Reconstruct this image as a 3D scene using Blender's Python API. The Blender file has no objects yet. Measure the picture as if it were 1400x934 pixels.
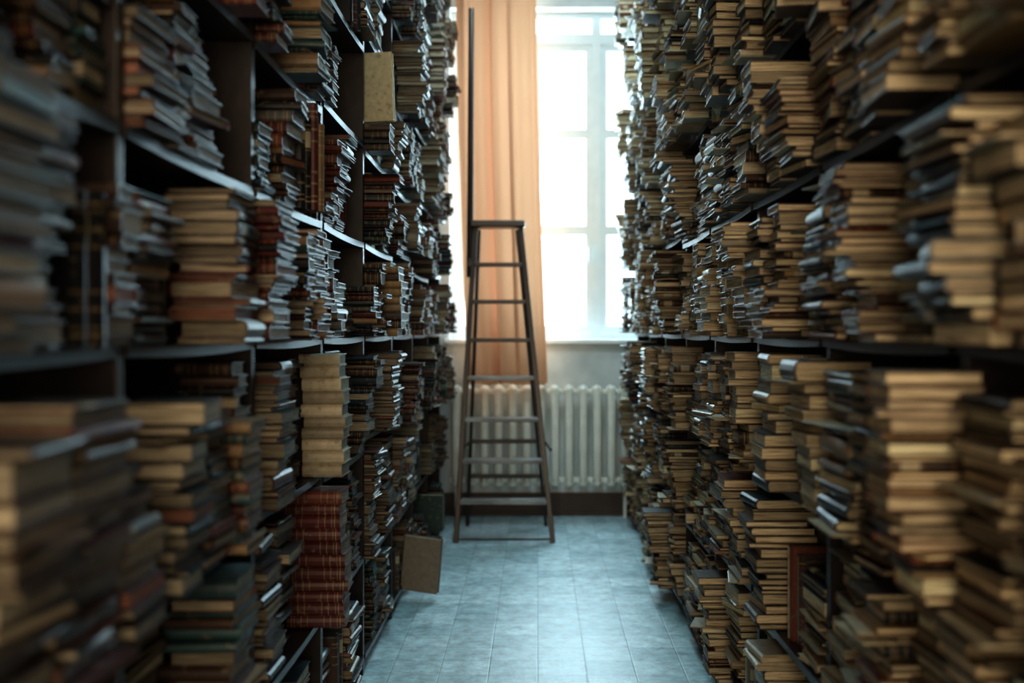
import bpy, bmesh, math, random
import numpy as np
from mathutils import Vector, Matrix
from mathutils.bvhtree import BVHTree
random.seed(31)
rnd = random.random
U = random.uniform
scene = bpy.context.scene
COL = scene.collection

# ------------------------------------------------------------------ materials
def newmat(name):
    m = bpy.data.materials.new(name); m.use_nodes = True
    nt = m.node_tree; b = nt.nodes['Principled BSDF']
    return m, nt, b
def N(nt, t, **kw):
    n = nt.nodes.new(t)
    for k, v in kw.items(): setattr(n, k, v)
    return n
def math_n(nt, op, a, b=None, clamp=False):
    n = nt.nodes.new('ShaderNodeMath'); n.operation = op; n.use_clamp = clamp
    for i, v in enumerate((a, b)):
        if v is None: continue
        if isinstance(v, (int, float)): n.inputs[i].default_value = v
        else: nt.links.new(v, n.inputs[i])
    return n.outputs[0]
def mixc(nt, fac, a, b, mode='MIX'):
    n = nt.nodes.new('ShaderNodeMix'); n.data_type = 'RGBA'; n.blend_type = mode
    for s, v in ((n.inputs[0], fac), (n.inputs[6], a), (n.inputs[7], b)):
        if isinstance(v, (int, float)): s.default_value = v
        elif isinstance(v, tuple): s.default_value = v
        else: nt.links.new(v, s)
    return n.outputs[2]
def noisy(name, c1, c2, scale=8, rough=0.5, stretch=(1,1,1), bump=0.1, metal=0.0, detail=5):
    m, nt, b = newmat(name)
    tc = N(nt, 'ShaderNodeTexCoord'); mp = N(nt, 'ShaderNodeMapping')
    mp.inputs['Scale'].default_value = stretch
    nt.links.new(tc.outputs['Object'], mp.inputs[0])
    nz = N(nt, 'ShaderNodeTexNoise'); nz.inputs['Scale'].default_value = scale; nz.inputs['Detail'].default_value = detail
    nt.links.new(mp.outputs[0], nz.inputs['Vector'])
    cr = N(nt, 'ShaderNodeValToRGB')
    cr.color_ramp.elements[0].position = .3; cr.color_ramp.elements[1].position = .7
    cr.color_ramp.elements[0].color = (*c1, 1); cr.color_ramp.elements[1].color = (*c2, 1)
    nt.links.new(nz.outputs[0], cr.inputs[0]); nt.links.new(cr.outputs[0], b.inputs['Base Color'])
    b.inputs['Roughness'].default_value = rough; b.inputs['Metallic'].default_value = metal
    if bump:
        bp = N(nt, 'ShaderNodeBump'); bp.inputs['Strength'].default_value = bump; bp.inputs['Distance'].default_value = .01
        nt.links.new(nz.outputs[0], bp.inputs['Height']); nt.links.new(bp.outputs[0], b.inputs['Normal'])
    return m

def cover_material():
    m, nt, b = newmat('book_cover')
    col = N(nt, 'ShaderNodeAttribute', attribute_name='Col')
    bk = N(nt, 'ShaderNodeAttribute', attribute_name='bk')
    sp = N(nt, 'ShaderNodeSeparateXYZ'); nt.links.new(bk.outputs['Vector'], sp.inputs[0])
    geo = N(nt, 'ShaderNodeNewGeometry')
    nz = N(nt, 'ShaderNodeTexNoise'); nz.inputs['Scale'].default_value = 45; nz.inputs['Detail'].default_value = 5
    nt.links.new(geo.outputs['Position'], nz.inputs['Vector'])
    ay = math_n(nt, 'ABSOLUTE', sp.outputs[0])
    cr = N(nt, 'ShaderNodeValToRGB'); r = cr.color_ramp; r.interpolation = 'CONSTANT'
    r.elements[0].position = 0; r.elements[0].color = (0,0,0,1)
    r.elements[1].position = .13; r.elements[1].color = (.5,.5,.5,1)
    for p, v in ((.15,0),(.24,.6),(.26,0),(.36,.7),(.375,0),(.41,.9),(.425,0)):
        e = r.elements.new(p); e.color = (v,v,v,1)
    nt.links.new(ay, cr.inputs[0])
    flag = math_n(nt, 'GREATER_THAN', sp.outputs[1], .93)
    styled = math_n(nt, 'GREATER_THAN', sp.outputs[2], .5)
    f = math_n(nt, 'MULTIPLY', math_n(nt, 'MULTIPLY', cr.outputs[0], flag), math_n(nt, 'MULTIPLY', styled, .7))
    lab = math_n(nt, 'MULTIPLY', math_n(nt, 'LESS_THAN', math_n(nt, 'ABSOLUTE', math_n(nt, 'SUBTRACT', sp.outputs[0], .26)), .09), flag)
    lab = math_n(nt, 'MULTIPLY', lab, math_n(nt, 'GREATER_THAN', sp.outputs[2], .84))
    c = mixc(nt, math_n(nt, 'MULTIPLY', nz.outputs[0], .6), col.outputs['Color'], (.015,.015,.017,1))
    wear = math_n(nt, 'MULTIPLY', math_n(nt, 'GREATER_THAN', nz.outputs[0], .62), .4)
    c = mixc(nt, wear, c, (.24,.18,.11,1))
    c = mixc(nt, lab, c, (.38,.32,.22,1))
    c = mixc(nt, f, c, (.38,.27,.13,1))
    nt.links.new(c, b.inputs['Base Color'])
    b.inputs['Roughness'].default_value = .42
    b.inputs['Specular IOR Level'].default_value = .5
    bp = N(nt, 'ShaderNodeBump'); bp.inputs['Strength'].default_value = .2; bp.inputs['Distance'].default_value = .003
    nt.links.new(nz.outputs[0], bp.inputs['Height']); nt.links.new(bp.outputs[0], b.inputs['Normal'])
    return m
def page_material():
    m, nt, b = newmat('book_pages')
    col = N(nt, 'ShaderNodeAttribute', attribute_name='Col')
    bk = N(nt, 'ShaderNodeAttribute', attribute_name='bk')
    mp = N(nt, 'ShaderNodeMapping'); mp.inputs['Scale'].default_value = (12, 700, 40)
    nt.links.new(bk.outputs['Vector'], mp.inputs[0])
    nz = N(nt, 'ShaderNodeTexNoise'); nz.inputs['Scale'].default_value = 1; nz.inputs['Detail'].default_value = 3
    nt.links.new(mp.outputs[0], nz.inputs['Vector'])
    cr = N(nt, 'ShaderNodeValToRGB'); cr.color_ramp.elements[0].position = .35; cr.color_ramp.elements[1].position = .6
    cr.color_ramp.elements[0].color = (.28,.25,.21,1); cr.color_ramp.elements[1].color = (1,1,1,1)
    nt.links.new(nz.outputs[0], cr.inputs[0])
    nt.links.new(mixc(nt, 1.0, col.outputs['Color'], cr.outputs[0], 'MULTIPLY'), b.inputs['Base Color'])
    b.inputs['Roughness'].default_value = .7
    b.inputs['Specular IOR Level'].default_value = .3
    bp = N(nt, 'ShaderNodeBump'); bp.inputs['Strength'].default_value = .3; bp.inputs['Distance'].default_value = .002
    nt.links.new(nz.outputs[0], bp.inputs['Height']); nt.links.new(bp.outputs[0], b.inputs['Normal'])
    return m
M_COVER = cover_material(); M_PAGE = page_material()
M_WOOD = noisy('dark_shelf_wood', (.008,.0055,.005), (.024,.013,.011), 14, .42, (1,.15,1), .15)
M_LADDER = noisy('ladder_wood', (.012,.006,.005), (.036,.017,.012), 18, .36, (1,1,.2), .1)
M_TREAD = noisy('sky_sheen_tread_wood', (.10,.085,.08), (.34,.33,.32), 22, .28, (.2,1,1), .1)  # pale grey is sky light off the lower treads, put into their colour
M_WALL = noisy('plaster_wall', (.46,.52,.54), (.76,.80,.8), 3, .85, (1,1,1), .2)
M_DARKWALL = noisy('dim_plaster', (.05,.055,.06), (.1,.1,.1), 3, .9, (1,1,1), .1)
M_CEIL = noisy('ceiling_paint', (.5,.54,.56), (.6,.64,.66), 3, .9, (1,1,1), .05)
M_FRAME = noisy('white_frame_paint', (.62,.68,.70), (.68,.74,.75), 10, .55, (1,1,1), .03)
M_RAD = noisy('radiator_enamel', (.74,.73,.66), (.88,.87,.80), 9, .35, (1,1,1), .05)
M_BASE = noisy('brown_baseboard_paint', (.035,.022,.020), (.075,.045,.038), 9, .5, (.3,1,1), .1)
M_METAL = noisy('dark_metal', (.02,.02,.02), (.06,.06,.06), 20, .35, (1,1,1), .05, .8)

def floor_material():
    m, nt, b = newmat('ceramic_floor_tiles')
    tc = N(nt, 'ShaderNodeTexCoord')
    br = N(nt, 'ShaderNodeTexBrick'); br.offset = 0.0; br.squash = 1.0
    br.inputs['Scale'].default_value = 1.0
    br.inputs['Brick Width'].default_value = .20; br.inputs['Row Height'].default_value = .20
    br.inputs['Mortar Size'].default_value = .004; br.inputs['Mortar Smooth'].default_value = .8
    br.inputs['Bias'].default_value = 0
    br.inputs['Color1'].default_value = (.42,.57,.61,1); br.inputs['Color2'].default_value = (.68,.82,.85,1)
    br.inputs['Mortar'].default_value = (.38,.48,.51,1)
    nt.links.new(tc.outputs['Object'], br.inputs['Vector'])
    nz = N(nt, 'ShaderNodeTexNoise'); nz.inputs['Scale'].default_value = 14; nz.inputs['Detail'].default_value = 9; nz.inputs['Roughness'].default_value = .75
    nt.links.new(tc.outputs['Object'], nz.inputs['Vector'])
    cr = N(nt, 'ShaderNodeValToRGB'); cr.color_ramp.elements[0].position = .36; cr.color_ramp.elements[1].position = .62
    cr.color_ramp.elements[0].color = (.48,.49,.51,1); cr.color_ramp.elements[1].color = (1.1,1.1,1.1,1)
    nt.links.new(nz.outputs[0], cr.inputs[0])
    c = mixc(nt, 1.0, br.outputs['Color'], cr.outputs[0], 'MULTIPLY')
    nt.links.new(c, b.inputs['Base Color'])
    ro = math_n(nt, 'ADD', math_n(nt, 'MULTIPLY', nz.outputs[0], .35), .2)
    nt.links.new(ro, b.inputs['Roughness'])
    b.inputs['Specular IOR Level'].default_value = 1.0
    h = math_n(nt, 'ADD', math_n(nt, 'MULTIPLY', br.outputs['Fac'], -.3), math_n(nt, 'MULTIPLY', nz.outputs[0], 1.3))
    bp = N(nt, 'ShaderNodeBump'); bp.inputs['Strength'].default_value = .6; bp.inputs['Distance'].default_value = .003
    nt.links.new(h, bp.inputs['Height']); nt.links.new(bp.outputs[0], b.inputs['Normal'])
    return m
M_FLOOR = floor_material()

def curtain_material():
    m, nt, b = newmat('orange_curtain_cloth')
    out = nt.nodes['Material Output']
    tc = N(nt, 'ShaderNodeTexCoord')
    nz = N(nt, 'ShaderNodeTexNoise'); nz.inputs['Scale'].default_value = 200; nz.inputs['Detail'].default_value = 2
    nt.links.new(tc.outputs['Object'], nz.inputs['Vector'])
    c = mixc(nt, nz.outputs[0], (.60,.30,.165,1), (.68,.36,.21,1))
    nt.links.new(c, b.inputs['Base Color']); b.inputs['Roughness'].default_value = .8
    tr = N(nt, 'ShaderNodeBsdfTranslucent'); nt.links.new(c, tr.inputs['Color'])
    mx = N(nt, 'ShaderNodeMixShader'); mx.inputs[0].default_value = .105
    nt.links.new(b.outputs[0], mx.inputs[1]); nt.links.new(tr.outputs[0], mx.inputs[2])
    nt.links.new(mx.outputs[0], out.inputs['Surface'])
    return m
M_CURT = curtain_material()
def glass_material():
    m, nt, b = newmat('window_glass')
    out = nt.nodes['Material Output']
    b.inputs['Base Color'].default_value = (.9,.95,1,1); b.inputs['Roughness'].default_value = .05
    tr = N(nt, 'ShaderNodeBsdfTransparent'); mx = N(nt, 'ShaderNodeMixShader'); mx.inputs[0].default_value = .05
    nt.links.new(tr.outputs[0], mx.inputs[1]); nt.links.new(b.outputs[0], mx.inputs[2])
    nt.links.new(mx.outputs[0], out.inputs['Surface'])
    return m
M_GLASS = glass_material()

# ------------------------------------------------------------------ helpers
def obj_from_bm(name, bm, mat, parent=None, loc=(0,0,0)):
    me = bpy.data.meshes.new(name); bm.to_mesh(me); bm.free()
    me.materials.append(mat)
    o = bpy.data.objects.new(name, me); COL.objects.link(o); o.location = loc
    if parent is not None: o.parent = parent
    return o
def bm_box(bm, x0,x1,y0,y1,z0,z1, bev=0.0):
    t = bmesh.new()
    bmesh.ops.create_cube(t, size=1)
    for v in t.verts:
        v.co = Vector(((x0+x1)/2+v.co.x*(x1-x0), (y0+y1)/2+v.co.y*(y1-y0), (z0+z1)/2+v.co.z*(z1-z0)))
    if bev: bmesh.ops.bevel(t, geom=list(t.edges), offset=bev, segments=2, affect='EDGES', profile=.5)
    me = bpy.data.meshes.new('tmp'); t.to_mesh(me); t.free(); bm.from_mesh(me); bpy.data.meshes.remove(me)
def beam(name, p1, p2, w, d, mat, parent=None, bev=.004, side=Vector((1,0,0))):
    p1 = Vector(p1); p2 = Vector(p2); ax = (p2-p1); L = ax.length; ax.normalize()
    s = (side - ax*side.dot(ax)).normalized(); u = ax.cross(s)
    bm = bmesh.new(); bm_box(bm, -w/2, w/2, -d/2, d/2, -L/2, L/2, bev)
    R = Matrix((s, u, ax)).transposed()
    mid = (p1+p2)/2
    o = obj_from_bm(name, bm, mat, parent)
    M = Matrix.Translation(mid if parent is None else mid-parent.location) @ R.to_4x4()
    o.matrix_local = M
    return o
def empty(name, loc):
    e = bpy.data.objects.new(name, None); e.empty_display_size = .2; e.location = loc; COL.objects.link(e); return e
def tag(o, label, cat): o['label'] = label; o['category'] = cat
def structure(o, label=None, cat=None):
    o['kind'] = 'structure'
    if label: o['label'] = label; o['category'] = cat

WALLY = 8.56; CEIL = 4.15
# ------------------------------------------------------------------ room
def boxobj(name, b, mat, bev=0):
    bm = bmesh.new(); bm_box(bm, *b, bev); return obj_from_bm(name, bm, mat)
structure(boxobj('floor', (-1.2,1.2,-2.5,9.1,-.1,0), M_FLOOR), 'blue-grey square ceramic tiles with worn patches', 'floor')
structure(boxobj('ceiling', (-1.2,1.2,-2.5,9.1,CEIL,CEIL+.1), M_CEIL), 'plain painted ceiling above the bookcases', 'ceiling')
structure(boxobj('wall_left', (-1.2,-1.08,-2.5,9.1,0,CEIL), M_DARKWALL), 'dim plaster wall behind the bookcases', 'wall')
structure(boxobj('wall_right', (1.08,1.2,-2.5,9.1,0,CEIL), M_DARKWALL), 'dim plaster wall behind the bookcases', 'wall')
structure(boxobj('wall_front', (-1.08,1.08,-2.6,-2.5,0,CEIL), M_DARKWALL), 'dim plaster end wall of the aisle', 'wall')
WX0, WX1, WZ0, WZ1 = -.66, .93, 1.32, 3.82
bm = bmesh.new()
bm_box(bm, -1.08, WX0, WALLY, WALLY+.35, 0, CEIL); bm_box(bm, WX1, 1.08, WALLY, WALLY+.35, 0, CEIL)
bm_box(bm, WX0, WX1, WALLY, WALLY+.35, 0, WZ0); bm_box(bm, WX0, WX1, WALLY, WALLY+.35, WZ1, CEIL)
structure(obj_from_bm('wall_back', bm, M_WALL), 'pale plaster wall with a deep window opening', 'wall')
bm = bmesh.new()
bm_box(bm, -1.08, 1.08, WALLY-.025, WALLY-.001, 0.0, .17, .004); bm_box(bm, -1.08, 1.08, WALLY-.035, WALLY-.025, 0.0, .03)
structure(obj_from_bm('baseboard_back', bm, M_BASE), 'brown painted baseboard under the radiator', 'baseboard')
FY = WALLY+.16
def grid_frame(name, xb, zb, y0, y1, mat, parent=None):
    xc = sorted({v for p in xb for v in p}); zc = sorted({v for p in zb for v in p})
    solid = lambda v, L: any(a-1e-6 <= v <= b+1e-6 for a,b in L)
    bm = bmesh.new(); nx_, nz_ = len(xc)-1, len(zc)-1
    S = [[solid((xc[i]+xc[i+1])/2, xb) or solid((zc[k]+zc[k+1])/2, zb) for k in range(nz_)] for i in range(nx_)]
    V = {}
    def v(i,k,y):
        key = (i,k,y)
        if key not in V: V[key] = bm.verts.new((xc[i], y, zc[k]))
        return V[key]
    for i in range(nx_):
        for k in range(nz_):
            if not S[i][k]: continue
            bm.faces.new((v(i,k,y0),v(i+1,k,y0),v(i+1,k+1,y0),v(i,k+1,y0)))
            bm.faces.new((v(i,k+1,y1),v(i+1,k+1,y1),v(i+1,k,y1),v(i,k,y1)))
            if i == 0 or not S[i-1][k]: bm.faces.new((v(i,k,y0),v(i,k+1,y0),v(i,k+1,y1),v(i,k,y1)))
            if i == nx_-1 or not S[i+1][k]: bm.faces.new((v(i+1,k,y1),v(i+1,k+1,y1),v(i+1,k+1,y0),v(i+1,k,y0)))
            if k == 0 or not S[i][k-1]: bm.faces.new((v(i,k,y1),v(i+1,k,y1),v(i+1,k,y0),v(i,k,y0)))
            if k == nz_-1 or not S[i][k+1]: bm.faces.new((v(i,k+1,y0),v(i+1,k+1,y0),v(i+1,k+1,y1),v(i,k+1,y1)))
    return obj_from_bm(name, bm, mat, parent)
m1, m2 = -.06, .45
win = grid_frame('window_1', [(WX0,WX0+.05),(m1-.035,m1+.035),(m2-.035,m2+.035),(WX1-.05,WX1)],
                 [(WZ0,WZ0+.05),(3.58,3.66),(WZ1-.05,WZ1)], FY-.01, FY+.05, M_FRAME)
structure(win, 'tall white-framed window with narrow casements and small panes', 'window')
for a,b_ in ((WX0+.051,m1-.036),(m1+.036,m2-.036),(m2+.036,WX1-.051)):
    grid_frame('casement', [(a,a+.045),(b_-.045,b_)], [(WZ0+.051,WZ0+.105),(2.12,2.19),(2.86,2.93),(3.525,3.579)], FY, FY+.04, M_FRAME, win)
bm = bmesh.new(); bm_box(bm, WX0+.03,WX1-.03, FY+.052,FY+.056, WZ0+.03,WZ1-.03)
obj_from_bm('glass', bm, M_GLASS, win)
bm = bmesh.new(); bm_box(bm, .385,.41, FY-.04,FY-.001, 2.0,2.02,.003); bm_box(bm, .385,.41, FY-.055,FY-.04, 1.92,2.02,.004)
obj_from_bm('handle', bm, M_FRAME, win)
M_SILL = noisy('sill_paint', (.80,.86,.88), (.9,.93,.93), 10, .4, (1,1,1), .03)
bm = bmesh.new(); bm_box(bm, WX0-.04,WX1+.04, WALLY-.05,WALLY-.001, WZ0-.03,WZ0+.004,.006); bm_box(bm, WX0+.002,WX1-.002, WALLY-.01,FY-.012, WZ0+.0005,WZ0+.004)
structure(obj_from_bm('trim_1', bm, M_SILL), 'white painted windowsill board', 'windowsill')

# radiator
rad = empty('radiator', (0, WALLY-.11, 0)); tag(rad, 'cream cast-iron sectional radiator under the window', 'radiator')
pitch = .104; bm = bmesh.new()
for dy in (-.048, .048):
    bm_box(bm, -.032,.032, dy-.026,dy+.026, .25,.955,.024)
bm_box(bm, -.036,.036, -.074,.074, .232,.33,.028); bm_box(bm, -.036,.036, -.074,.074, .885,.985,.032)
bm_box(bm, -.052,.052, -.022,.022, .26,.30,.006); bm_box(bm, -.052,.052, -.022,.022, .915,.955,.006)
first = None
for i in range(13):
    x = -.60+i*pitch
    if first is None:
        first = obj_from_bm('radiator_section', bm, M_RAD, rad, (x,0,0)); o = first
        for p in o.data.polygons: p.use_smooth = True
    else:
        o = first.copy(); o.location = (x,0,0); COL.objects.link(o); o.parent = rad
for x in (-.60, .648):
    bm = bmesh.new(); bm_box(bm, -.012,.012, -.03,.03, 0,.25,.004)
    obj_from_bm('foot', bm, M_RAD, rad, (x,0,0))

# curtain
bm = bmesh.new(); nx, nz = 220, 50; grid = []
ztop, zbot = 3.93, 1.0
for j in range(nz+1):
    t = j/nz; z = ztop+(zbot-ztop)*t
    xl = -.60+.085*t**1.5; xr = -.012+.085*t**1.5
    row = []
    for i in range(nx+1):
        s = i/nx
        s2 = s + .05*math.sin(s*9+1.3)
        x = xl+(xr-xl)*s + .042*math.sin(s2*2*math.pi*3.4+.6+.6*t)*min(1,8*s)*min(1,8*(1-s))
        amp = .07*(.75+.25*t)*(.7+.5*math.sin(s*5+1))
        y = amp*math.sin(s2*2*math.pi*3.4+.5*math.sin(2.2*t)) + .012*math.sin(s*2*math.pi*2.3+2*t+1) + .003*math.sin(s*2*math.pi*15+2*t)
        row.append(bm.verts.new((x, y, z+.008*math.sin(s*40)*(t>.99))))
    grid.append(row)
for j in range(nz):
    for i in range(nx): bm.faces.new((grid[j][i],grid[j][i+1],grid[j+1][i+1],grid[j+1][i]))
cur = obj_from_bm('curtain', bm, M_CURT, None, (0, WALLY-.27, 0))
for p in cur.data.polygons: p.use_smooth = True
tag(cur, 'orange translucent cloth curtain hanging in folds before the window', 'curtain')
bm = bmesh.new()
bmesh.ops.create_cone(bm, cap_ends=True, segments=20, radius1=.014, radius2=.014, depth=1.9, matrix=Matrix.Rotation(math.pi/2,4,'Y'))
rod = obj_from_bm('curtain_rod', bm, M_METAL, None, (0, WALLY-.27, 3.955))
for sx in (-.9,.9):
    bm = bmesh.new(); bm_box(bm, sx-.01,sx+.01, 0,.27, -.012,.012,.002)
    obj_from_bm('bracket', bm, M_METAL, rod)
tag(rod, 'thin dark metal curtain rod above the window', 'curtain rod')

# ------------------------------------------------------------------ stepladder
lad = empty('stepladder', (-.22, 7.46, 0)); tag(lad, 'tall dark wooden stepladder with hand pole on tiled floor', 'ladder')
FLb, FRb = Vector((-.535,7.46,0)), Vector((.1,7.46,0)); FLt, FRt = Vector((-.42,7.72,2.11)), Vector((-.118,7.72,2.11))
for a,b_ in ((FLb,FLt),(FRb,FRt)): beam('leg', a, b_, .034, .055, M_LADDER, lad)
RLb, RRb = Vector((-.5,8.1,0)), Vector((.06,8.1,0)); RLt, RRt = Vector((-.4,7.80,2.08)), Vector((-.14,7.80,2.08))
for a,b_ in ((RLb,RLt),(RRb,RRt)): beam('rear_leg', a, b_, .024, .036, M_LADDER, lad)
for k, z in enumerate((.267,.53,.80,1.073,1.326,1.583,1.834)):
    s = z/2.11; a = FLb.lerp(FLt, s); c = FRb.lerp(FRt, s)
    dep = .14-.006*k
    bm = bmesh.new(); bm_box(bm, a.x+.012,c.x-.012, a.y-dep*.55,a.y+dep*.45, z-.013,z+.013,.004)
    o = obj_from_bm('tread', bm, M_TREAD if k < 4 else M_LADDER, lad); o.location = -lad.location
bm = bmesh.new(); bm_box(bm, -.455,-.085, 7.66,7.86, 2.09,2.135,.008)
o = obj_from_bm('top_cap', bm, M_LADDER, lad); o.location = -lad.location
for z in (.36,.61,):
    s = z/2.08; a = RLb.lerp(RLt, s); c = RRb.lerp(RRt, s)
    beam('rear_crossbar', a, c, .03, .02, M_LADDER, lad, side=Vector((0,0,1)))
beam('tie_rod', FLb+Vector((0,0,.02)), FRb+Vector((0,0,.02)), .012,.012, M_METAL, lad, .003, side=Vector((0,0,1)))
for xa,xb in ((-.525,-.495),(.09,.06)):
    beam('spreader', (xa*.97-.0,7.53,.6), (xb*.97,8.0,.6), .012,.02, M_METAL, lad, .002)
bm = bmesh.new(); bmesh.ops.create_cone(bm, cap_ends=True, segments=14, radius1=.023, radius2=.018, depth=1.82)
o = obj_from_bm('hand_pole', bm, M_LADDER, lad); o.location = Vector((-.453,7.70,2.66))-lad.location; o.rotation_euler = (0,math.radians(.3),0)
bm = bmesh.new(); bm_box(bm, -.04,.02,-.02,.02,-.03,.03,.004)
o = obj_from_bm('pole_bracket', bm, M_METAL, lad); o.location = Vector((-.43,7.69,1.85))-lad.location

# ------------------------------------------------------------------ bookcases
FX = .70; DEP = .34
BAY0, BP, NB = .13, .896, 9
BASEL = {-1: [.08,.47,.94,1.375,1.75,2.13,2.52,2.9,3.3,3.68], 1: [.08,.53,.97,1.38,1.81,2.22,2.62,3.02,3.4,3.72]}
LV = {}
for side in (-1,1):
    for bi in range(NB):
        l = list(BASEL[side])
        for k in range(1,10):
            if k == 3: continue
            if bi >= 3 and not (k == 4 and bi < 6): l[k] += U(-.05,.05) if k > 3 else U(-.03,.03)
        LV[side,bi] = l
LV[-1,5][5] = 2.13; LV[-1,5][6] = 2.62
LV[-1,3][1] = .47; LV[-1,3][2] = .94
SAG = .008
def sag(y):
    t = ((y-BAY0) % BP)/BP
    return -SAG*4*t*(1-t)
for side in (-1, 1):
    for bi in range(NB):
        y0 = BAY0+bi*BP
        bc = empty('bookcase', (side*(FX+DEP/2), y0+BP/2, 0))
        tag(bc, 'tall dark wooden bookcase crammed with old books, sagging shelves', 'bookcase')
        xa, xb = -DEP/2, DEP/2
        for e in ((-BP/2+.001,-BP/2+.018),(BP/2-.018,BP/2-.001)):
            bm = bmesh.new()
            u0, u1 = (xa, xb-.005) if side < 0 else (xa+.02, xb)
            bm_box(bm, u0,u1, e[0],e[1], 0,4.02,.002)
            obj_from_bm('upright', bm, M_WOOD, bc)
        bm = bmesh.new(); bx = (xa-.012,xa) if side < 0 else (xb,xb+.012)
        bm_box(bm, bx[0],bx[1], -BP/2+.001,BP/2-.001, 0,4.02)
        obj_from_bm('back_panel', bm, M_WOOD, bc)
        for z in LV[side,bi]+[4.0]:
            bm = bmesh.new(); n = 8; rows = []
            for i in range(n+1):
                yl = -BP/2+.018+(BP-.036)*i/n
                s = sag(y0+BP/2+yl) if z < 4 else 0
                rows.append([bm.verts.new((x, yl, z+s+dz)) for (x,dz) in ((xa,0),(xb,0),(xb,-.022),(xa,-.022))])
            for i in range(n):
                for k in range(4):
                    bm.faces.new((rows[i][k],rows[i+1][k],rows[i+1][(k+1)%4],rows[i][(k+1)%4]))
            bm.faces.new(rows[0]); bm.faces.new(rows[-1][::-1])
            bmesh.ops.recalc_face_normals(bm, faces=bm.faces)
            obj_from_bm('shelf', bm, M_WOOD, bc)

# ------------------------------------------------------------------ books
CO = {'dark brown': (.060,.029,.017), 'maroon': (.10,.018,.016), 'black': (.010,.010,.012), 'dark green': (.016,.045,.034),
      'dark blue': (.016,.036,.055), 'tan': (.30,.19,.10), 'grey': (.12,.12,.115), 'cream': (.56,.47,.33), 'reddish brown': (.15,.038,.022),
      'ochre': (.34,.21,.09), 'teal': (.032,.08,.085)}
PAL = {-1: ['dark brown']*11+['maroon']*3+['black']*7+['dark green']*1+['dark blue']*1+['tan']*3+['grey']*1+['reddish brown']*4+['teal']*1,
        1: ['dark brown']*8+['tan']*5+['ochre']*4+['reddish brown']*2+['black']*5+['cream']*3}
books = []
def rotz(a):
    c, s = math.cos(a), math.sin(a); return np.array([[c,-s,0],[s,c,0],[0,0,1.]])
def addbook(L, W, T, R, c, cname, side, pose, pc=None, style=None, worn=None):
    b = CO[cname]; k = U(.65,1.35)
    col = tuple(min(.9, x*k) for x in b)
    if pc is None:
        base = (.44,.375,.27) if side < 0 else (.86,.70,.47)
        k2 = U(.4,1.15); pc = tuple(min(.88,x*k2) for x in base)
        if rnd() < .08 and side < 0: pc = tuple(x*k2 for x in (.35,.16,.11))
    books.append(dict(L=L,W=W,T=T,R=R,c=np.array(c,float),col=col,pc=pc,cn=cname,pose=pose,side=side,r=rnd() if style is None else style))

def facing(side, ori):
    if ori == 'cam': return math.pi/2
    if ori == 'far': return -math.pi/2
    to_aisle = math.pi if side < 0 else 0.0
    return to_aisle if ori == 'aisle' else to_aisle+math.pi
def stack(side, y, xfront, z0, hmax, wy=None, dx=None, ori=None, names=None, jit=None, T=None, pc=None, style=None, nmax=99, frac=1.0):
    hmax *= frac
    if ori is None: ori = random.choice(['cam','cam','aisle','wall','far'] if side < 0 else ['cam','far','wall','wall','far'])
    if jit is None: jit = .009 if side < 0 else .013
    if T: jit = .007
    if wy is None: wy = U(.12,.2) if ori in ('cam','far') else U(.17,.24)
    if dx is None: dx = U(.16,.23) if ori in ('cam','far') else U(.14,.20)
    z = z0; ox = oy = 0; n = 0
    pal = names or (PAL[side] if rnd() < .6 else [random.choice(PAL[side]) for _ in range(2)])
    th0 = U(.012,.030) if side < 0 else U(.011,.028)
    lean = 0 if T else random.gauss(0,.07 if side < 0 else .12)
    fmin = .80 if side < 0 else U(.78,.92)
    while n < nmax:
        t = T*U(.82,1.15) if T else max(.006, random.gauss(th0, .010 if side < 0 else .008))
        paper = (not T) and side > 0 and rnd() < .04
        if paper: t = .005
        if z+t > z0+hmax: break
        o = ori
        if not T and rnd() < .2: o = {'cam':'far','far':'cam','aisle':'wall','wall':'aisle'}[ori]
        f = U(.93,1) if T else U(fmin,1.0); g = U(.93,1) if T else U(fmin,1.0)
        ay, ax = wy*f, dx*g
        L, W = (ax, ay) if o in ('cam','far') else (ay, ax)
        ox += random.gauss(0, jit*.5); ox = max(-.03,min(.03,ox))
        yaw = random.gauss(0, jit*4) if (T or (rnd() < .9 and not paper)) else random.gauss(0,.16)
        a = abs(yaw)
        xc = xfront+dx/2+ox+lean*(z-z0)+random.gauss(0,jit*.7) - (dx-ax)*U(-.1,.5) - (.03 if paper else 0)
        xc = min(xc, FX+DEP-.012-(ax/2+ay/2*a))
        xc = max(xc, .545+ax/2)
        yc = y+wy/2+(wy-ay)*U(-.45,.45)
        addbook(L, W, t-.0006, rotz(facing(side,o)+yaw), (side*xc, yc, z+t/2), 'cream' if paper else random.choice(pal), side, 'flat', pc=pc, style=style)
        z += t; n += 1
    return wy
def upright(side, y, yend, xfront, z0, hmax, n, names=None, hs=None, ts=None):
    h0 = U(.7,.97)*min(hmax,.3) if hs is None else hs
    for i in range(n):
        t = U(.014,.045) if ts is None else ts
        if y+t > yend: break
        h = min(h0*U(.85,1.05), hmax-.005); w = h*U(.6,.7)
        if side < 0: R = np.array([[-1,0,0],[0,0,1],[0,1,0]]).T.astype(float)
        else: R = np.array([[1,0,0],[0,0,1],[0,-1,0]]).T.astype(float)
        xc = xfront+U(0,.025)*(ts is None)+w/2; xc = min(xc, FX+DEP-.012-w/2)
        addbook(h, w, t-.0006, R, (side*xc, y+t/2, z0+h/2), random.choice(names or PAL[side]), side, 'upright')
        y += t
    return y

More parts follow.
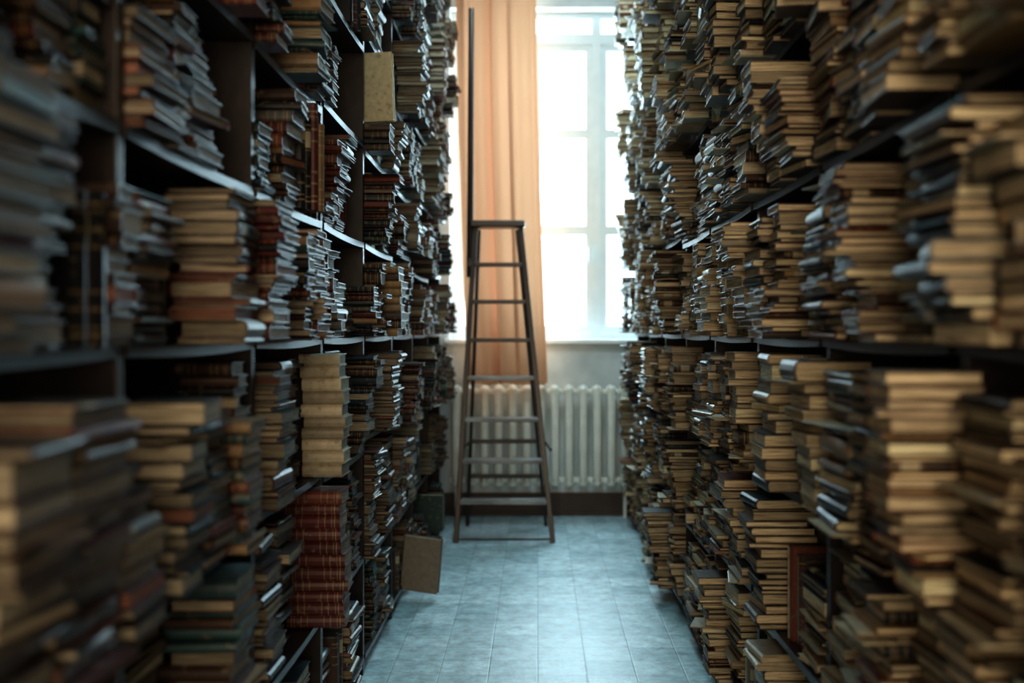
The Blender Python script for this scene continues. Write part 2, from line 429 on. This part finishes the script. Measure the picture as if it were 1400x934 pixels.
EXPL = {}
def E(side, lev, y, xf, **kw): EXPL.setdefault((side,lev),[]).append((y,xf,kw))
E(-1,1,2.86,.70, wy=.2,dx=.18,ori='wall')
E(-1,1,3.08,.735, wy=.2,dx=.18,ori='wall')
E(-1,1,3.30,.79, wy=.15,dx=.20,ori='cam',names=['black','dark brown'])
E(-1,1,3.54,.605, wy=.15,dx=.19,ori='cam',names=['reddish brown','maroon','maroon'],T=.040,style=.7)
E(-1,2,2.90,.66, wy=.2,dx=.18,ori='wall')
E(-1,2,3.12,.70, wy=.18,dx=.18,ori='wall')
E(-1,2,3.33,.73, wy=.15,dx=.20,ori='cam',names=['black','dark brown'])
E(-1,2,3.54,.60, wy=.15,dx=.13,ori='cam',names=['cream'],T=.038,style=.1)
E(-1,3,2.33,.60, wy=.2,dx=.16)
E(-1,3,2.56,.59, wy=.2,dx=.13)
E(-1,3,3.20,.61, wy=.17,dx=.15)
E(-1,3,4.85,.585, wy=.2,dx=.2,names=['ochre','dark brown','tan'],ori='cam',T=.034)
E(-1,4,2.28,.67, wy=.2,dx=.17,names=['maroon','dark brown','grey'],ori='cam')
E(-1,1,2.32,.60, wy=.2,dx=.16,names=['maroon','teal','tan','dark brown'],ori='cam')
E(-1,2,1.20,.60, wy=.2,dx=.2,ori='wall',frac=.90)
E(-1,2,1.42,.59, wy=.2,dx=.17,ori='wall',frac=.95)
E(-1,2,1.66,.60, wy=.18,dx=.2,ori='wall',frac=.72)
E(-1,2,1.95,.60, wy=.16,dx=.16,ori='wall',frac=.86)
E(-1,2,2.14,.61, wy=.16,dx=.14,ori='cam',frac=.78)
E(-1,2,2.34,.615, wy=.16,dx=.13,names=['maroon','teal','reddish brown','dark brown','tan'],ori='cam',T=.026,frac=.70)
E(-1,2,2.56,.65, wy=.15,dx=.15,names=['black','dark brown'],ori='cam')
E(-1,4,3.06,.675, wy=.16,dx=.2,ori='cam')
E(1,2,2.56,.64, wy=.2,dx=.2,ori='wall')
E(1,2,3.1,.63, wy=.2,dx=.17)
E(1,4,3.4,.61, wy=.2,dx=.2,names=['cream','dark brown','dark green'],ori='cam')

for side in (-1, 1):
    for li in range(10):
        ex = EXPL.get((side,li),[])
        for bi in range(NB):
            z = LV[side,bi][li]
            nxt = LV[side,bi][li+1] if li+1 < 10 else 3.98
            H = nxt-z-.022-SAG-.003
            ya = BAY0+bi*BP+.02; yb = BAY0+(bi+1)*BP-.02
            mine = sorted([e for e in ex if ya-.01 <= e[0] < yb-.1], key=lambda e: e[0])
            y = ya
            near = bi <= 1
            lo, hi = (.610,.715) if side < 0 else (.580,.69)
            if side < 0 and near: lo, hi = .60,.69
            if side < 0 and li == 4 and bi in (1,2,3,4): lo, hi = .665,.73
            if side > 0 and li in (3,4) and 3 <= bi <= 5: lo, hi = .60,.71
            if side > 0 and bi >= 6: lo, hi = .555,.66
            if side < 0 and bi >= 6: lo, hi = .575,.67
            if li < 2: lo += .05; hi += .03
            if li == 2 and side > 0: lo += .02
            pst = (.80 if near else .70) if side < 0 else (1.0 if bi <= 2 else .90)
            while y < yb-.09:
                if mine and mine[0][0] <= y+.02:
                    e = mine.pop(0); yy = max(y, e[0])
                    w = min(e[2].get('wy', .18), yb-yy-.005); kw = dict(e[2]); kw['wy'] = w
                    stack(side, yy, e[1], z+sag(yy+w/2)+.001, H*.98, **kw); y = yy+w+U(.008,.02); continue
                lim = mine[0][0] if mine else yb
                if lim-y < .1:
                    y = lim if mine else yb; continue
                r = rnd()
                xf = U(lo,hi)
                if r < pst:
                    ori = random.choice(['cam','cam','aisle','wall'] if side < 0 else ['cam','far','wall','wall','aisle','far'])
                    wy = U(.11,.17) if ori in ('cam','far') else U(.16,.23)
                    if lim-y-wy < .1: wy = min(lim-y-.006, .24)
                    if wy < .15: ori = 'cam' if side < 0 else 'far'
                    if side < 0 and not near: hh = H*(U(.80,1.0) if rnd() < .65 else U(.45,.80))
                    else: hh = H*(U(.90,1.0) if rnd() < .82 else U(.55,.86))
                    if side < 0 and li == 2 and bi <= 2: hh = H*U(.75,.95)
                    stack(side, y, xf, z+sag(y+wy/2)+.001, hh, wy=wy, ori=ori)
                    y += wy+(U(.006,.02) if rnd() < (.55 if side < 0 else .55) else U(.02,.09))
                else:
                    y2 = upright(side, y, lim-.006, U(.66,.76) if not near else U(.63,.69), z+sag(y+.05)+.001, H, random.randint(3,7))
                    y = y2+.010
# single books standing/leaning as in the photo
RF = np.array([[1,0,0],[0,0,1],[0,-1,0]],float).T   # board facing the aisle entrance
def remove_overlap(c, r):
    global books
    books = [b for b in books if np.any(np.abs(b['c']-np.array(c)) > np.array(r))]
remove_overlap((-.74,4.70,2.37),(.22,.22,.24))
stack(-1, 4.64, .60, 2.130, .118, wy=.15, dx=.2, ori='cam', T=.028)
addbook(.285,.21,.035, rotz(math.radians(-5)) @ RF @ rotz(math.radians(2)), (-.70,4.71,2.397), 'ochre', -1, 'facing')
books[-1]['col'] = (.74,.60,.37); books[-1]['r'] = .1
books = [b for b in books if not (b['side'] < 0 and 3.9 < b['c'][1] < 4.60 and 2.1 < b['c'][2] < 2.56 and b['c'][0]+max(b['L'],b['W'])/2 > -.68)]
remove_overlap((-.72,3.35,1.9),(.2,.12,.17))
for yy_, xf_, nm_, h_ in ((3.255,.672,'black',.30),(3.29,.662,'black',.27),(3.325,.648,'maroon',.31),(3.36,.636,'ochre',.29)):
    upright(-1, yy_, yy_+.1, xf_, 1.748, .33, 1, names=[nm_], hs=h_, ts=.033)
remove_overlap((-.66,6.05,.2),(.22,.2,.28))
stack(-1, 5.98, .66, .081, .07, wy=.18, dx=.22, ori='cam', T=.034)
addbook(.28,.2,.04, rotz(math.radians(-12)) @ RF @ rotz(math.radians(-5)), (-.60,5.88,.185), 'tan', -1, 'leaning')
books[-1]['col'] = (.34,.27,.21); books[-1]['r'] = .1
remove_overlap((-.70,6.98,.28),(.24,.2,.22))
stack(-1, 6.90, .60, .081, .09, wy=.17, dx=.2, ori='cam', T=.028)
addbook(.215,.19,.07, rotz(math.radians(-3)) @ RF, (-.67,6.97,.278), 'dark green', -1, 'facing')
books[-1]['r'] = .1

def cover_geom(L, W, T):
    t = min(.0028, T*.16)
    out = [(W,T),(.005,T),(-.0015,.8*T),(-.0035,.5*T),(-.0015,.2*T),(.005,0),(W,0)]
    inn = [(W,t),(.007,t),(.003,.25*T),(.0015,.5*T),(.003,.75*T),(.007,T-t),(W,T-t)]
    ring = out+inn
    v = []
    for yy in (-L/2, L/2):
        for (x,z) in ring: v.append((x-W/2, yy, z-T/2))
    return np.array(v)
flag14 = [0,1,1,1,1,1,0]+[0]*7
def bk_cover(L, r):
    a = []
    for s in (-.5,.5):
        for k in range(14): a.append((s, flag14[k], r))
    return np.array(a)
FC = []
for k in range(14): FC.append((k, (k+1)%14, 14+(k+1)%14, 14+k))
for k in range(6):
    FC.append((k, 13-k, 12-k, k+1)); FC.append((14+k, 15+k, 26-k, 27-k))
FC = np.array(FC)
def page_geom(L, W, T):
    t = min(.0028, T*.16); m = .004
    x0, x1, y0, y1, z0, z1 = .0035-W/2, W/2-m, -L/2+m, L/2-m, t-T/2, T/2-t
    return np.array([(x0,y0,z0),(x1,y0,z0),(x1,y1,z0),(x0,y1,z0),(x0,y0,z1),(x1,y0,z1),(x1,y1,z1),(x0,y1,z1)])
FP = np.array([(3,2,1,0),(4,5,6,7),(0,1,5,4),(1,2,6,5),(2,3,7,6),(3,0,4,7)])

VV, FFc = [], []
for i, b in enumerate(books):
    P = np.array([(sx*b['W']/2, sy*b['L']/2, sz*b['T']/2) for sz in (-1,1) for sx,sy in ((-1,-1),(1,-1),(1,1),(-1,1))]) @ b['R'].T + b['c']
    VV.append(P); FFc.append(FP+8*i)
VV = np.concatenate(VV); FFc = np.concatenate(FFc)
bvh = BVHTree.FromPolygons(VV.tolist(), FFc.tolist())
cam0 = Vector((0,0,1.4)); cnt = np.zeros(len(books))
for px in range(3,1400,6):
    for py in range(3,934,6):
        d = Vector(((px-735)/1556, 1, -(py-450)/1556)).normalized()
        h = bvh.ray_cast(cam0, d)
        if h[2] is not None: cnt[h[2]//6] += 1
order = np.argsort(-cnt); top = set(order[:300].tolist())
print('BOOKS', len(books), 'visible', int((cnt>0).sum()), 'min top', cnt[order[299]])

def set_attr(me, name, data, typ):
    if typ == 'c':
        a = me.color_attributes.new(name, 'FLOAT_COLOR', 'POINT'); a.data.foreach_set('color', np.asarray(data,dtype=np.float32).ravel())
    else:
        a = me.attributes.new(name, 'FLOAT_VECTOR', 'POINT'); a.data.foreach_set('vector', np.asarray(data,dtype=np.float32).ravel())
def mk_mesh(name, V, F, mats, C, B, mi=None):
    me = bpy.data.meshes.new(name); me.from_pydata(V.tolist(), [], F.tolist())
    for m in mats: me.materials.append(m)
    if mi is not None: me.polygons.foreach_set('material_index', mi)
    set_attr(me, 'Col', C, 'c'); set_attr(me, 'bk', B, 'v'); me.update(); return me
def pg_bk(Pg, r): return np.stack([Pg[:,0]+Pg[:,1], Pg[:,2], np.full(8, r*7)], 1)
sv, sf, sc, sb, sm = [], [], [], [], []; off = 0
POSE = {'flat':'lying in a shelf stack','upright':'standing upright on the shelf','facing':'turned cover outward at the shelf edge','leaning':'jutting tilted from the bottom shelf'}
for i, b in enumerate(books):
    Cg = cover_geom(b['L'],b['W'],b['T']); Pg = page_geom(b['L'],b['W'],b['T'])
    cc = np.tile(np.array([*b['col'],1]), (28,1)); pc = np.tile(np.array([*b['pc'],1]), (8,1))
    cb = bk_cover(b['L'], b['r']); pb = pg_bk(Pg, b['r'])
    if i in top:
        me = mk_mesh('book', Cg, FC, [M_COVER], cc, cb)
        o = bpy.data.objects.new('book', me); COL.objects.link(o)
        o.matrix_world = Matrix.Translation(Vector(b['c'])) @ Matrix(b['R'].tolist()).to_4x4()
        me2 = mk_mesh('page_block', Pg, FP, [M_PAGE], pc, pb)
        p = bpy.data.objects.new('page_block', me2); COL.objects.link(p); p.parent = o
        thick = 'thick' if b['T'] > .03 else ('thin' if b['T'] < .018 else 'worn')
        o['label'] = f"{thick} {b['cn']} old book {POSE[b['pose']]}"
        o['category'] = 'book'; o['group'] = 'old books crammed on the library shelves'
    else:
        sv.append(Cg @ b['R'].T + b['c']); sf.append(FC+off); off += 28
        sv.append(Pg @ b['R'].T + b['c']); sf.append(FP+off); off += 8
        sc += [cc, pc]; sb += [cb, pb]; sm += [0]*len(FC)+[1]*6
me = mk_mesh('book_stacks', np.concatenate(sv), np.concatenate(sf), [M_COVER,M_PAGE], np.concatenate(sc), np.concatenate(sb), sm)
o = bpy.data.objects.new('book_stacks', me); COL.objects.link(o)
o['kind'] = 'stuff'; tag(o, 'countless old worn books stacked and standing on dark bookcases', 'books')
o['group'] = 'old books crammed on the library shelves'

# ------------------------------------------------------------------ light
w = bpy.data.worlds.new('World'); scene.world = w; w.use_nodes = True
w.node_tree.nodes['Background'].inputs[0].default_value = (.85,.94,1,1); w.node_tree.nodes['Background'].inputs[1].default_value = 3
def area(name, loc, rot, sx, sy, power, col):
    l = bpy.data.lights.new(name, 'AREA'); l.shape = 'RECTANGLE'; l.size = sx; l.size_y = sy; l.energy = power; l.color = col
    o = bpy.data.objects.new(name, l); o.location = loc; o.rotation_euler = rot; COL.objects.link(o); return o
area('daylight', ((WX0+WX1)/2, WALLY+.6, 2.65), (math.radians(-90),0,0), 1.9, 2.9, 350, (.58,.87,1))
area('rear_fill_light', (0, -2.3, 2.3), (math.radians(90),0,0), 1.8, 2.6, 135, (1,.82,.59))  # added warm fill from behind the camera; the end wall has no window
area('ceiling_fill_light', (0, 5.4, 4.1), (0,0,0), .5, 4.2, 34, (.42,.86,1))  # added bluish fill along the aisle, no fixture hangs here
area('radiator_fill_light', (.1, 6.5, 4.05), (math.radians(35),0,0), .6, .6, 22, (.80,.95,1))  # extra fill added to brighten the radiator, tilted at the end wall

# ------------------------------------------------------------------ camera
cam = bpy.data.cameras.new('camera'); co = bpy.data.objects.new('camera', cam); COL.objects.link(co)
co.location = (0,0,1.4); co.rotation_euler = (math.radians(90),0,0)
cam.sensor_width = 36; cam.lens = 40; cam.shift_x = -35/1400; cam.shift_y = -17/1400
cam.dof.use_dof = True; cam.dof.focus_distance = 4.2; cam.dof.aperture_fstop = 1.7
scene.camera = co
scene.view_settings.view_transform = 'Standard'
try: scene.view_settings.look = 'Medium High Contrast'
except Exception as e: print('look', e)
scene.view_settings.exposure = 0.1
